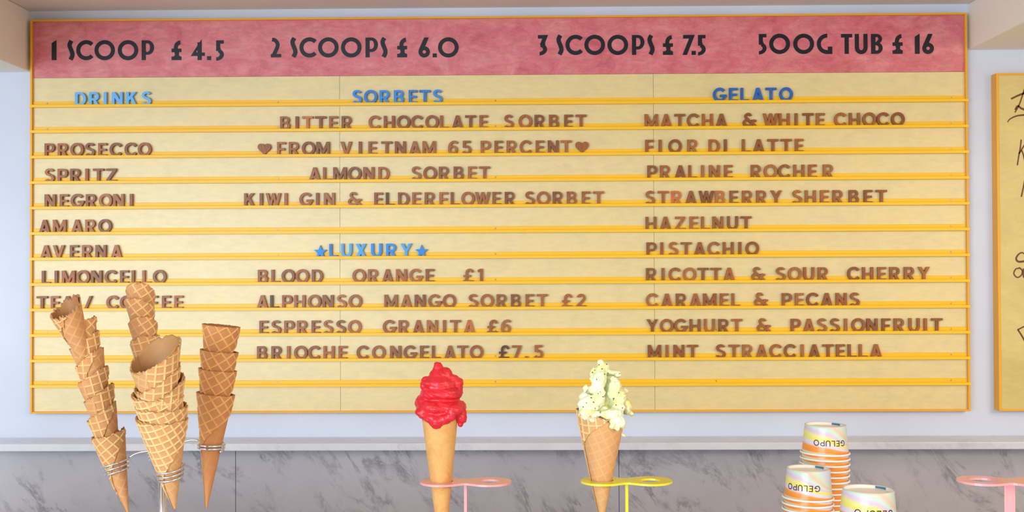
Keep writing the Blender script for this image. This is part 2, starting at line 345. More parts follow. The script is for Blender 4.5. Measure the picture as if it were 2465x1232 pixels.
def glyph_mesh(name, polys, scale, thick, mapf=None):
    """union of the strokes, extruded along y (front face at y=0, back at y=thick); x right, z up"""
    vs, fs, k = [], [], 0
    for p in polys:
        a = sum(p[i][0]*p[(i+1) % len(p)][1] - p[(i+1) % len(p)][0]*p[i][1] for i in range(len(p)))
        if abs(a) < 1e-7: continue
        q = p if a > 0 else list(reversed(p))
        clean = [pt for i, pt in enumerate(q) if (Vector(pt) - Vector(q[i-1])).length > 1e-5]
        if len(clean) < 3: continue
        fs.append(list(range(k, k + len(clean)))); k += len(clean); vs += [Vector(pt) for pt in clean]
    ov, oe, of, _, _, orig = delaunay_2d_cdt(vs, [], fs, 0, 1e-5)
    keep = [f for f, o in zip(of, orig) if len(o) > 0]
    cnt = {}
    for f in keep:
        for i in range(len(f)): e = (f[i], f[(i+1) % len(f)]); cnt[e] = 1
    used = sorted({v for f in keep for v in f}); ix = {v: i for i, v in enumerate(used)}; n = len(used)
    mp = mapf or (lambda x, y, d: (x * scale, d, y * scale))
    V = [mp(ov[v][0], ov[v][1], 0) for v in used] + [mp(ov[v][0], ov[v][1], thick) for v in used]
    F = [[ix[v] for v in f] for f in keep] + [[ix[v] + n for v in reversed(f)] for f in keep]
    for (a, b) in cnt:
        if (b, a) not in cnt: F.append([ix[b], ix[a], ix[a] + n, ix[b] + n])
    me = bpy.data.meshes.new(name); me.from_pydata(V, [], F); me.update(); return me

# ------------------------------------------------------------------ the room
zceil = at(600, 23, 0).z
xl = at(74, 120, 0).x; zbl = at(70, 173, 0).z
xr = at(2330, 80, 0).x; zbr = at(2340, 120, 0).z
def struct(o): o['kind'] = 'structure'; return o
struct(box('wall_back', (-3.2, 0, 0), (3.4, 0.12, 3.0), MT['wall']))
struct(box('wall_left', (-3.32, -2.2, 0), (-3.2, 0.12, 3.0), MT['wall']))
struct(box('ceiling', (-3.2, -3.1, zceil), (3.4, 0.0, zceil + 0.1), MT['ceiling']))
struct(box('wall_right', (3.4, -6.6, 0), (3.5, 0.12, 3.0), MT['far_wall']))
struct(box('wall_front', (0.2, -6.7, 0), (3.5, -6.6, 3.0), MT['far_wall']))
struct(box('floor', (-8, -9, -0.06), (5, 0.12, 0), MT['floor']))
struct(box('trim_1', (-3.2, -2.9, zbl), (xl, 0.0, zceil), MT['beam'], bev=0.004))
struct(box('trim_2', (xr, -2.9, zbr), (3.4, 0.0, zceil), MT['beam'], bev=0.004))
# marble ledge and splashback
LY = -0.12
zl1 = at(1300, 1066, LY).z; zl0 = at(1300, 1083.5, LY).z
struct(box('trim_3', (-3.2, LY, zl0), (3.4, 0.0, zl1), MT['ledge'], bev=0.0018))
sp = bpy.data.objects.new('wall_splashback', None); COL.objects.link(sp); sp['kind'] = 'structure'; sp.location = (0, -0.01, 0.9)
xs = [-3.2, at(567, 1150, -0.02).x, at(1490, 1150, -0.02).x, 3.4]
for i in range(3):
    o = box('marble_slab', (xs[i] + 0.0007, -0.02, 0.60), (xs[i+1] - 0.0007, 0.0, zl0 - 0.001), MT['slab'], bev=0.0005)
    o.parent = sp; o.matrix_parent_inverse = Matrix.Translation(sp.location).inverted()

# ------------------------------------------------------------------ the menu board
W2 = 1.29; ZT = Z0 + 1.0891; PY = -0.020      # panel surface
board = empty('menu_board', (0, 0, Z0))
tag(board, 'large yellow and pink gelato menu board with rails and loose letters above marble ledge', 'menu board')
def bpart(o, parent=board):
    o.parent = parent; o.matrix_parent_inverse = Matrix.Translation(board.location).inverted(); return o
zh = (at(100, 188, PY).z + at(2300, 172, PY).z) / 2
seam = [(at(818, 190, PY).x + at(819, 985, PY).x)/2, (at(1573, 180, PY).x + at(1576, 985, PY).x)/2]
ed = [-W2 + 0.004, seam[0], seam[1], W2 - 0.004]
for i in range(3): bpart(box('panel', (ed[i] + (.0004 if i else 0), PY, Z0 + .004), (ed[i+1] - (.0004 if i < 2 else 0), -0.002, zh - .0006), MT['panel']))
hp = bpart(box('header_panel', (-W2 + .004, PY - .0004, zh), (W2 - .004, -0.002, ZT - .004), MT['header'])); hp['label'] = 'pink mottled header panel'
FD = -0.029; FWd = 0.0055
bpart(box('frame_strip', (-W2, FD, Z0), (-W2 + FWd, 0, ZT), MT['frame'], bev=.0008)); bpart(box('frame_strip', (W2 - FWd, FD, Z0), (W2, 0, ZT), MT['frame'], bev=.0008))
bpart(box('frame_strip', (-W2 + FWd, FD, ZT - .005), (W2 - FWd, 0, ZT), MT['frame'], bev=.0008)); bpart(box('frame_strip', (-W2 + FWd, FD, Z0), (W2 - FWd, 0, Z0 + .005), MT['frame'], bev=.0008))
LIP = PY - 0.0125
yl = [260.0 + (934 - 260) * i / 11 for i in range(12)]; yr = [242.5 + (926 - 242.5) * i / 11 for i in range(12)]
rail_z = [(at(78, a, LIP).z + at(2328, b, LIP).z) / 2 for a, b in zip(yl, yr)]
screw_px = [114, 669, 1193, 1724, 2289]
def screw_mesh():
    bm = bmesh.new(); rg = lathe(bm, [(0.0022, 0), (0.0020, 0.0009), (0.0011, 0.0014)], 12); bm.faces.new(rg[-1])
    bmesh.ops.rotate(bm, verts=bm.verts, cent=(0,0,0), matrix=Matrix.Rotation(R(90), 3, 'X')); return bm_me(bm, 'screw')
scm = screw_mesh()
for i, z in enumerate(rail_z):
    prof = [(PY, z), (LIP, z), (LIP, z + .0074), (LIP + .0008, z + .0078), (LIP + .0014, z + .0074), (LIP + .0014, z + .0044),
            (PY - .0018, z + .0044), (PY - .0018, z + .0174), (PY, z + .0180)]
    o = bpart(prism_x('rail', prof, -W2 - .001, W2 + .001, MT['rail']))
    for px in screw_px:
        p = at(px, yl[i] - 9, PY - .0018); s_ = link('screw', scm, MT['screw'], None); s_.location = (p.x, PY - .0018, z + .0125); bpart(s_, o)
        s_.matrix_parent_inverse = Matrix.Identity(4)
        s_.location = (p.x, PY - .0018, z + .0125 - Z0 + 0) ; s_.location.z = z + .0125
        s_.parent = o; s_.matrix_parent_inverse = Matrix.Identity(4)

# header lettering
HC = 0.0548
def header(text, xs_, crop_x, sc, ybase_px):
    for ch, x_ in zip(text, xs_):
        px = crop_x + x_ / sc
        p = at(px, ybase_px + 0, PY - .0014)
        key = 'header_' + ch
        if key not in GM: GM[key] = glyph_mesh('header_letter', deco(ch), HC, 0.001)
        o = link('header_letter', GM[key], MT['vinyl'], None); o.location = (p.x, PY - .0014, p.z - Z0); o.parent = hp
        o.location = (p.x, PY - .0014, p.z)
        o.matrix_parent_inverse = Matrix.Identity(4)
GM = {}
header('1SCOOP£4.5', [383, 500, 565, 700, 873, 1050, 1272, 1415, 1535, 1603], 0, 3.0806, 144.6)
header('2SCOOPS£6.O', [160, 305, 372, 510, 680, 862, 973, 1097, 1255, 1360, 1400], 600, 3.0806, 138.0)
header('3SCOOPS£7.5', [293, 430, 497, 637, 808, 990, 1105, 1220, 1365, 1432, 1480], 1200, 3.0806, 132.0)
header('5OOGTUB£16', [83, 160, 338, 513, 693, 795, 915, 1075, 1240, 1295], 1800, 3.0806, 129.6)

# ------------------------------------------------------------------ loose letters on the rails
CH = 0.0372; LT = 0.0078; LFY = PY - .0018 - .0004 - LT     # cap height, thickness, y of the front face
ordn = ['first','second','third','fourth','fifth','sixth','seventh','eighth','ninth','tenth','eleventh','twelfth','thirteenth','fourteenth']
K4 = 5.1333; K3 = 3.85
BROWN = (172, 96, 40)
# rail index, [ (word, crop origin x, scale, [left edges]) ...]
ROWS = [
 (0, 'blue', '', [('DRINKS', 80, K4, [515,690,870,970,1148,1338])]),
 (2, 'brown', '', [('PROSECCO', 80, K4, [138,300,455,640,800,940,1125,1290])]),
 (3, 'brown', '', [('SPRITZ', 80, K4, [140,298,455,640,735,900])]),
 (4, 'brown', '', [('NEGRONI', 80, K4, [138,325,460,648,808,985,1190])]),
 (5, 'brown', '', [('AMARO', 80, K4, [68,240,468,640,800])]),
 (6, 'brown', '', [('AVERNA', 80, K4, [85,240,450,600,765,955])]),
 (7, 'brown', '', [('LIMONCELLO', 80, K4, [103,262,350,530,712,880,1070,1213,1345,1475])]),
 (8, 'brown', '', [('TEA', 80, K4, [38,215,352]), ('/', 80, K4, [625]), ('COFFEE', 80, K4, [900,1068,1262,1430,1588,1740])]),
 (0, 'blue', '', [('SORBETS', 840, K4, [40,182,375,553,735,868,1035])]),
 (1, 'brown', 'BITTER CHOCOLATE', [('BITTER', 570, K4, [533,722,805,965,1138,1292]), ('CHOCOLATE', 840, K4, [238,427,588,762,940,1122,1268,1432,1608]), ('SORBET', 1020, K4, [990,1168,1365,1545,1733,1873])]),
 (2, 'brown', '', [('<', 570, K4, [255]), ('FROM', 570, K4, [495,640,800,980]), ('VIETNAM', 570, K4, [1277,1503,1622,1782,1950,2125,2291]), ('65', 840, K4, [1220,1392]), ('PERCENT', 1020, K4, [700,870,1020,1182,1380,1530,1690]), ('>', 1020, K4, [1870])]),
 (3, 'brown', 'ALMOND', [('ALMOND', 570, K4, [890,1062,1188,1370,1560,1745]), ('SORBET', 840, K4, [770,915,1108,1290,1468,1605])]),
 (4, 'brown', 'ELDERFLOWER', [('KIWI', 570, K4, [88,280,355,585]), ('GIN', 570, K4, [770,975,1073]), ('&', 570, K4, [1370]), ('ELDERFLOWER', 570, K4, [1695,1838,1990,2165,2318,2500,2640,2770,2940,3155,3308]), ('SORBET', 1020, K4, [1250,1393,1590,1765,1950,2090])]),
 (6, 'blue', '', [('*', 600, K3, [597]), ('LUXURY', 600, K3, [740,850,985,1127,1267,1400]), ('+', 600, K3, [1535])]),
 (7, 'brown', '', [('BLOOD', 600, K3, [78,202,297,427,578]), ('ORANGE', 600, K3, [953,1098,1227,1357,1480,1632]), ('£', 1000, K3, [442]), ('1', 1000, K3, [575])]),
 (8, 'brown', 'MANGO', [('ALPHONSO', 600, K3, [67,192,303,415,540,677,810,918]), ('MANGO', 600, K3, [1250,1400,1530,1655,1790]), ('SORBET', 1000, K3, [490,600,750,883,1018,1123]), ('£', 1000, K3, [1357]), ('2', 1000, K3, [1490])]),
 (9, 'brown', '', [('ESPRESSO', 600, K3, [92,203,322,441,575,685,803,912]), ('GRANITA', 600, K3, [1235,1382,1512,1643,1792,1858,1985]), ('£', 1000, K3, [665]), ('6', 1000, K3, [790])]),
 (10, 'brown', '', [('BRIOCHE', 600, K3, [70,203,347,412,543,685,825]), ('CONGELATO', 600, K3, [992,1135,1303,1427,1580,1690,1805,1925,2042]), ('£', 1000, K3, [772]), ('7', 1000, K3, [892]), ('.', 1000, K3, [1015]), ('5', 1000, K3, [1095])]),
 (0, 'blue', '', [('GELATO', 1530, K4, [955,1153,1295,1440,1605,1775])]),
 (1, 'brown', '', [('MATCHA', 1530, K4, [110,305,477,632,818,988]), ('&', 1530, K4, [1322]), ('WHITE', 1530, K4, [1572,1768,1965,2062,2230]), ('CHOCO', 1900, K4, [553,738,905,1080,1258])]),
 (2, 'brown', '', [('FIOR', 1530, K4, [117,283,402,637]), ('DI', 1530, K4, [900,1090]), ('LATTE', 1530, K4, [1313,1450,1628,1793,1968])]),
 (3, 'brown', '', [('PRALINE', 1530, K4, [143,300,480,650,808,905,1092]), ('ROCHER', 1530, K4, [1423,1582,1760,1950,2132,2315])]),
 (4, 'brown', '', [('STRAWBERRY', 1530, K4, [120,272,440,612,778,980,1160,1315,1490,1665]), ('SHERBET', 1900, K4, [38,193,382,535,735,920,1070])]),
 (5, 'brown', '', [('HAZELNUT', 1530, K4, [122,297,487,665,808,948,1130,1297])]),
 (6, 'brown', '', [('PISTACHIO', 1530, K4, [133,305,407,557,720,888,1077,1270,1358])]),
 (7, 'brown', '', [('RICOTTA', 1530, K4, [128,320,407,582,765,925,1085]), ('&', 1530, K4, [1430]), ('SOUR', 1530, K4, [1735,1882,2074,2252]), ('CHERRY', 1900, K4, [717,903,1090,1240,1420,1592])]),
 (8, 'brown', '', [('CARAMEL', 1530, K4, [127,315,497,668,833,1040,1185]), ('&', 1530, K4, [1465]), ('PECANS', 1530, K4, [1808,1970,2109,2292,2474,2651])]),
 (9, 'brown', '', [('YOGHURT', 1530, K4, [135,300,475,667,845,1023,1183]), ('&', 1530, K4, [1500]), ('PASSIONFRUIT', 1900, K4, [18,172,348,507,680,770,957,1143,1295,1477,1665,1758])]),
 (10, 'brown', '', [('MINT', 1530, K4, [150,370,467,637]), ('STRACCIATELLA', 1530, K4, [993,1150,1318,1487,1655,1832,2042,2139,2312,2479,2624,2761,2902])]),
]
TINT = {('ALPHONSO', 1): .5, ('ELDERFLOWER', 1): .62, ('STRAWBERRY', 2): 1.25, ('STRAWBERRY', 5): 1.18, ('GRANITA', 6): 1.2, ('BITTER', 2): 1.15}
AMPS = {4: 'between GIN and ELDERFLOWER', 1: 'between MATCHA and WHITE', 7: 'between RICOTTA and SOUR', 8: 'between CARAMEL and PECANS', 9: 'between YOGHURT and PASSIONFRUIT'}
PND = {7: 'before the digit 1 after ORANGE', 8: 'before the digit 2 after MANGO SORBET', 9: 'before the digit 6 after GRANITA', 10: 'before the 7.5 after CONGELATO'}
rnd = random.Random(11)
for ri, kind, line, words in ROWS:
    zf = rail_z[ri] + .0045
    for word, ox, sc, lefts in words:
        for i, (ch, lx) in enumerate(zip(word, lefts)):
            g = {'<': 'heart', '>': 'heart', '*': 'star', '+': 'star'}.get(ch, ch)
            px = ox + lx / sc
            xpos = at(px, 150 + 62 * ri, LFY).x
            if g not in GM: GM[g] = glyph_mesh('letter_shape', sans(g), CH, LT)
            lo = min(v.co.z for v in GM[g].vertices)
            nm = 'letter_tile'; cat = 'letter'; grp = 'brown wooden letters on the menu rails'
            if word == 'AVERNA': lab = f'brown wooden letter {ch}, {ordn[i]} in the word between AMARO and LIMONCELLO'
            elif word == 'SORBET': lab = f'brown wooden letter {ch}, {ordn[i]} in SORBET on the {line} line'
            else: lab = f'brown wooden letter {ch}, {ordn[i]} in the word {word}'
            if kind == 'blue': nm = 'blue_letter'; grp = 'blue heading letters on the menu rails'; lab = f'blue letter {ch}, {ordn[i]} in the heading {word}'
            if word == '&': nm = 'ampersand'; grp = 'wooden ampersands on the menu rails'; lab = 'brown wooden ampersand ' + AMPS[ri]
            if word == '£': nm = 'pound_sign'; grp = 'wooden pound signs on the menu rails'; lab = 'brown wooden pound sign ' + PND[ri]
            if word in ('1', '2', '6', '7', '5', '65'):
                key = word
                nm = 'wooden_digit'; grp = 'wooden digits on the menu rails'
                lab = {'65': f'brown wooden digit {ch} just ' + ('right of the word VIETNAM' if i == 0 else 'left of the word PERCENT'), '1': 'brown wooden digit 1, price after ORANGE', '2': 'brown wooden digit 2, price at the end of the MANGO SORBET line', '6': 'brown wooden digit 6, price after GRANITA',
                       '7': 'brown wooden digit 7 after the pound sign on the CONGELATO line', '5': 'brown wooden digit 5 after the full stop on the CONGELATO line'}[key]
            if word == '.': nm = 'full_stop'; cat = 'letter'; grp = None; lab = 'small brown wooden full stop between the digits 7 and 5'
            if word == '/': nm = 'slash_sign'; grp = None; lab = 'brown wooden slash between TEA and COFFEE behind the left cone stack'
            if g == 'heart': nm = 'wooden_heart'; cat = 'ornament'; grp = 'wooden hearts on the menu rail'; lab = 'brown wooden heart ' + ('left of the word FROM' if ch == '<' else 'right of the word PERCENT')
            if g == 'star': nm = 'blue_star'; cat = 'ornament'; grp = 'blue stars on the menu rail'; lab = 'blue five-pointed star ' + ('left' if ch == '*' else 'right') + ' of the heading LUXURY'
            o = link(nm, GM[g] if kind == 'brown' else GM.setdefault('b' + g, GM[g].copy()), MT['wood'] if kind == 'brown' else MT['blue'])
            o.location = (xpos, LFY, zf - lo); tag(o, lab, cat, grp)
            if kind == 'brown':
                k = rnd.uniform(0.88, 1.12) * TINT.get((word, i), 1.0)
                if word == '£' and ri == 10: k = .6
                h = rnd.uniform(-3, 9); c = (BROWN[0]*k, (BROWN[1] + h)*k, (BROWN[2] + h*.8)*k)
                o.color = lin(tuple(min(255, v) for v in c))
            else:
                base = (30, 138, 232) if word in ('LUXURY', '*', '+') else (52, 140, 226)
                if word == 'LUXURY' and i in (1, 2, 5): base = (74, 164, 234)
                if word == 'GELATO': base = (34, 112, 205)
                if word == 'DRINKS': base = (104, 182, 246)
                o.color = lin(base)

# ------------------------------------------------------------------ the side board with handwriting
SY = -0.036
sx0 = at(2401, 500, SY).x; sz1 = at(2420, 176, SY).z; sz0 = at(2420, 989, SY).z; sx1 = sx0 + 0.9
sb = empty('side_menu_board', (sx0, 0, sz0)); tag(sb, 'mustard yellow menu board with brown handwriting, cut off at the right edge', 'menu board')
def spart(o, parent=sb): o.parent = parent; o.matrix_parent_inverse = Matrix.Translation(sb.location).inverted(); return o
spn = spart(box('panel', (sx0 + .006, SY + .003, sz0 + .005), (sx1 - .006, -.002, sz1 - .005), MT['side_panel']))
for a, b in (((sx0, SY, sz0), (sx0 + .0065, 0, sz1)), ((sx1 - .0065, SY, sz0), (sx1, 0, sz1)), ((sx0 + .0065, SY, sz1 - .005), (sx1 - .0065, 0, sz1)), ((sx0 + .0065, SY, sz0), (sx1 - .0065, 0, sz0 + .005))):
    spart(box('frame_strip', a, b, MT['frame'], bev=.0008))
def hand(pts, ox, oy, w0=3.2, w1=3.2):
    P = [at(ox + x / 4.108, oy + y / 4.108, SY + .003) for x, y in pts]
    k = 1.14e-3
    polys = band([(p.x - sx0, p.z - sz0) for p in P], (w0 * k, w1 * k))
    me = glyph_mesh('marker_stroke', polys, 1.0, 0.0006)
    o = link('marker_stroke', me, MT['marker']); o.location = (sx0, SY + .0024, sz0); o.parent = spn; o.matrix_parent_inverse = Matrix.Identity(4)
hand([(365, 362), (430, 330), (500, 303)], 2345, 150, 4, 5)
hand([(497, 262), (470, 350), (440, 430), (402, 495)], 2345, 150, 3, 3)
hand([(405, 470), (430, 432), (465, 455), (500, 468)], 2345, 150, 4, 5)
hand([(330, 592), (355, 560), (420, 530), (500, 520)], 2345, 150, 2, 4.5)
hand([(465, 764), (455, 850), (440, 930), (427, 1018)], 2345, 150)
hand([(500, 812), (470, 860), (442, 905)], 2345, 150)
hand([(466, 868), (482, 900), (500, 975)], 2345, 150)
hand([(500, 1165), (487, 1230), (466, 1330)], 2345, 150)
hand([(500, 252), (468, 238), (432, 262), (415, 300), (440, 328), (500, 322)], 2345, 550, 3, 5)
hand([(452, 392), (412, 400), (392, 445), (425, 483), (465, 462), (476, 420), (452, 390), (440, 388)], 2345, 550)
hand([(486, 395), (486, 470), (500, 484)], 2345, 550)
hand([(500, 965), (430, 1000)], 2345, 550); hand([(430, 998), (462, 1045), (500, 1110)], 2345, 550, 3.5, 4)

# ------------------------------------------------------------------ counter (below the frame)
CT = EYE - 0.52
ctr = empty('service_counter', (0, -1.8, 0)); tag(ctr, 'white marble-topped service counter holding the cone stands and cups', 'counter')
def cpart(o): o.parent = ctr; o.matrix_parent_inverse = Matrix.Translation(ctr.location).inverted(); return o
cpart(box('countertop', (-1.9, -2.35, CT - .03), (2.0, -1.09, CT), MT['countertop'], bev=.003))
cpart(box('body', (-1.85, -2.28, 0), (1.95, -1.15, CT - .03), MT['counter_body']))

# ------------------------------------------------------------------ waffle cones
def noise1(x, s=0.0): return noise.noise(Vector((x, s, 0.37)))
def cone_mesh(name, L, alpha, mat, az_end=0, seam=(.15, .97, 200), az_pk=90, drop=.12, cell=0.0102, rot=0.6, ridge=0.0011, amp=0.0014, rag=0.8, seed=1, turns=1.75, faint=.25, fade=(.1, .25), t=0.0014, strong_span=400):
    """a waffle sheet rolled into a cone: apex at the origin, axis +z; the free flap ends at azimuth az_end with a slanting lower edge; the rim is highest at az_pk and lower by drop*L opposite"""
    sa, ca = math.sin(R(alpha)), math.cos(R(alpha))
    NP = int(230 * turns); NR = 120
    azd = np.linspace(az_end - 360 * turns, az_end, NP)
    rm = L * (1 - drop * (1 - np.cos(np.radians(azd - az_pk))) / 2)
    for i, a in enumerate(azd):
        rm[i] += amp * noise1(a * 0.16, seed) * 1.6 + rag * 0.003 * noise1(a * 0.03, seed + 5)
    back = az_end - azd
    rl = seam[0] * L + (seam[1] - seam[0]) * rm * np.clip(1 - back / seam[2], 0, 1) ** 0.85
    for i, a in enumerate(azd): rl[i] += (amp * .8 * noise1(a * .13, seed + 9) if back[i] < seam[2] else 0)
    rl = np.where(back > seam[2] * 1.02, 0.02 * L, np.maximum(rl, .02 * L)); rl = np.minimum(rl, rm - .001)
    def grid(nr, inner):
        u = np.linspace(0, 1, nr)[None, :]
        r = rl[:, None] + (rm - rl)[:, None] * u
        az_ = np.broadcast_to(azd[:, None], r.shape); ps = az_ * sa
        X = r * np.cos(np.radians(ps) + rot); Y = r * np.sin(np.radians(ps) + rot)
        def saw(v):
            d = np.abs(((v / cell) + 0.5) % 1.0 - 0.5) * cell
            return np.clip(1 - d / 0.0017, 0, 1)
        h = np.maximum(saw(X), saw(Y)); h = h * h * (3 - 2 * h)
        k = np.clip((r / L - fade[0]) / (fade[1] - fade[0]), 0.12, 1)
        bk = np.broadcast_to(back[:, None], r.shape)
        k = k * (faint + (1 - faint) * (bk < seam[2] * 1.02) * np.clip((strong_span - bk) / 30, 0, 1))
        h = h * k
        az = np.radians(az_)
        rad = r * sa + t * (az_ - azd[0]) / 360 + (0.0 if not inner else -0.0013)
        rad = rad + (h * ridge if not inner else -h * ridge * 0.5)
        rad = rad * (1 + 0.02 * np.cos(2 * az + seed))
        rad = np.maximum(rad, 0.0002)
        z = r * ca
        return np.stack([rad * np.cos(az), rad * np.sin(az), z], -1), h, u * np.ones_like(r)
    Po, ho, uo = grid(NR, False); Pi_, hi, ui = grid(36, True)
    nv = NP * NR
    V = np.concatenate([Po.reshape(-1, 3), Pi_.reshape(-1, 3)])
    H = np.concatenate([ho.ravel(), hi.ravel() * .6])
    edge_shade = np.concatenate([np.clip((uo.ravel() - 0.985) * 60, 0, .5), np.clip((ui.ravel() - 0.95) * 20, .8, .85)])  # outer sheet: browned rim; inner sheet: darkened throughout as painted mouth shade
    def quads(n0, NRr, flip):
        i = np.arange(NP - 1)[:, None] * NRr + np.arange(NRr - 1)[None, :] + n0
        q = np.stack([i, i + NRr, i + NRr + 1, i + 1], -1).reshape(-1, 4)
        return q[:, ::-1] if flip else q
    F = [quads(0, NR, True), quads(nv, 36, False)]
    a = np.arange(NP - 1); F.append(np.stack([a*NR + NR-1, (a+1)*NR + NR-1, nv + (a+1)*36 + 35, nv + a*36 + 35], -1)[:, ::-1])
    F.append(np.stack([a*NR, (a+1)*NR, nv + (a+1)*36, nv + a*36], -1))
    F = np.concatenate(F)[:, ::-1]
    me = bpy.data.meshes.new(name); me.vertices.add(len(V)); me.vertices.foreach_set('co', V.ravel())
    me.loops.add(F.size); me.polygons.add(len(F)); me.loops.foreach_set('vertex_index', F.ravel().astype(np.int32))
    me.polygons.foreach_set('loop_start', np.arange(0, F.size, 4, dtype=np.int32)); me.polygons.foreach_set('use_smooth', np.ones(len(F), dtype=bool))
    me.update(calc_edges=True)
    at_ = me.attributes.new('ridge', 'FLOAT', 'POINT'); at_.data.foreach_set('value', H.astype(np.float32))
    at_ = me.attributes.new('edge', 'FLOAT', 'POINT'); at_.data.foreach_set('value', edge_shade.astype(np.float32))  # carries rim browning and the painted inner shade together
    me.materials.append(mat); return me

def frame_from_axis(tip, axis, spin=0.0):
    z = Vector(axis).normalized(); y = Vector((0, 1, 0)); x = y.cross(z).normalized(); y = z.cross(x)
    Mx = Matrix(((x.x, y.x, z.x, tip.x), (x.y, y.y, z.y, tip.y), (x.z, y.z, z.z, tip.z), (0, 0, 0, 1)))
    return Mx @ Matrix.Rotation(spin, 4, 'Z')
def put_cone(me, tip, axis, off, spin, label, group, cat='ice cream cone', name='waffle_cone', wob=(0, 0)):
    o = bpy.data.objects.new(name, me); COL.objects.link(o)
    ax = Vector(axis).normalized(); a2 = (ax + Vector((wob[0], wob[1], 0))).normalized()
    o.matrix_world = frame_from_axis(Vector(tip) + ax * off, a2, spin); return tag(o, label, cat, group)

CY = CAM.y
def cone_line(tip_px, top_px, D, lean=0.0):
    a = at(*tip_px, CY + D); b = at(*top_px, CY + D + lean); return a, (b - a).normalized()

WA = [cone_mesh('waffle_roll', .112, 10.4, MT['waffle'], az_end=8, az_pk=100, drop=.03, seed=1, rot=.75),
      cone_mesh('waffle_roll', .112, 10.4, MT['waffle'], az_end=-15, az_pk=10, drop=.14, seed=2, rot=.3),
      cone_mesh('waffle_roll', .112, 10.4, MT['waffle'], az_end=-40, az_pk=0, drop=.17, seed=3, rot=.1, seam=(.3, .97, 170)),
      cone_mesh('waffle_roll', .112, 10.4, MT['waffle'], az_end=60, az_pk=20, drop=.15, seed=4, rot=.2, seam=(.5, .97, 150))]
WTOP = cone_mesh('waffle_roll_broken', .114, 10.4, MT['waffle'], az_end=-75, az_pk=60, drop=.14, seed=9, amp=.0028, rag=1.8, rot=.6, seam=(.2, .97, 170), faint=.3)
Lt, La = cone_line((309, 1240), (174, 716), 1.50)
offs = [0, .036, .061, .084, .109, .132, .150, .176]; lab = ['lowest cone of the left stack, with its tip showing in the wire coil',
 'second cone from the bottom of the left stack', 'third cone from the bottom of the left stack', 'fourth cone from the bottom of the left stack', 'fifth cone from the bottom of the left stack',
 'third cone from the top of the left stack', 'second cone from the top of the left stack', 'topmost cone of the left stack, with an open broken rim']
sel = [0, 1, 3, 3, 2, 3, 0]; spn_ = [0, .1, .1, -.2, .1, .15, .1]
for i, of in enumerate(offs):
    me = WTOP if i == 7 else WA[sel[i]]
    put_cone(me, Lt, La, of, 0 if i == 7 else spn_[i], 'waffle cone, ' + lab[i], 'waffle cones nested in the left stack', wob=((.012, -.008, .006, -.012, .01, -.006, .008, -.02)[i], -.26 if i == 7 else 0))

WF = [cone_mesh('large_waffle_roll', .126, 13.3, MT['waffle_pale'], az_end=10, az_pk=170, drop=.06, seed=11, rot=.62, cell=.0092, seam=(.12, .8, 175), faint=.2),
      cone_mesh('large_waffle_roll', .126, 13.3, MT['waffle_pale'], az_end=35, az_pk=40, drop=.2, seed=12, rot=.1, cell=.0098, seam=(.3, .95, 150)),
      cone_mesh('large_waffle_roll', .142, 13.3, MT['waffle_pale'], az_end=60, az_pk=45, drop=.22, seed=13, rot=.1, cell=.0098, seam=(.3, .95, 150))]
Ft, Fa = cone_line((421, 1229), (370, 846), 1.42, -.035)
offs = [0, .015, .029, .045, .060, .075]; sel = [0, 0, 0, 1, 1, 2]
lab = ['lowest cone of the front stack, its tip below the wire coil', 'second cone from the bottom of the front stack', 'third cone from the bottom of the front stack', 'fourth cone from the bottom of the front stack',
       'second cone from the top of the front stack', 'topmost cone of the front stack, wide mouth opening towards the viewer']
for i, of in enumerate(offs):
    put_cone(WF[sel[i]], Ft, Fa, of, (0, .12, -.1, .1, -.1, .0)[i], 'large pale waffle cone, ' + lab[i], 'large waffle cones nested in the front stack', wob=((0, .01, -.01, .012, -.012, .0)[i], (0, 0, 0, -.03, -.05, -.06)[i]))

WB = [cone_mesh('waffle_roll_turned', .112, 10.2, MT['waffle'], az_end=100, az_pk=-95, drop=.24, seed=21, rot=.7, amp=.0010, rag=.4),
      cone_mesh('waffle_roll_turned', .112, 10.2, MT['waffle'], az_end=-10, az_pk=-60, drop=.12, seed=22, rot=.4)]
Bt, Ba = cone_line((402, 1203), (331, 690), 1.60)
offs = [0, .03, .06, .09, .118, .145, .172, .190]
lab = ['lowest cone of the rear stack, behind the front stack', 'second cone from the bottom of the rear stack', 'third cone from the bottom of the rear stack', 'fourth cone from the bottom of the rear stack',
       'fourth cone from the top of the rear stack', 'third cone from the top of the rear stack', 'second cone from the top of the rear stack', 'topmost cone of the rear stack, rounded rim facing away']
for i, of in enumerate(offs):
    put_cone(WB[(1, 0)[i % 2]] if i < 6 else WB[0], Bt, Ba, of, (0, .2, .1, -.2, .1, .25, -.3, .1)[i], 'waffle cone, ' + lab[i], 'waffle cones nested in the rear stack', wob=(0, .09 if i == 7 else 0))

WR = cone_mesh('flat_rimmed_roll', .1535, 8.2, MT['waffle_golden'], az_end=35, az_pk=180, drop=.01, seed=31, amp=.0004, rag=.1, rot=.785, cell=.0112, seam=(.44, .88, 215), faint=.12, t=.0011)
Rt, Ra = cone_line((496, 1228), (533, 779), 1.50)
for i, of in enumerate([0, .0310, .0553, .0880]):
    put_cone(WR, Rt, Ra, of, (0, .06, -.1, .1)[i], 'flat-rimmed golden waffle cone, ' + ['lowest of the right stack, tip below the wire coil', 'second from the bottom of the right stack', 'second from the top of the right stack', 'topmost of the right stack'][i], 'flat-rimmed waffle cones in the right stack')

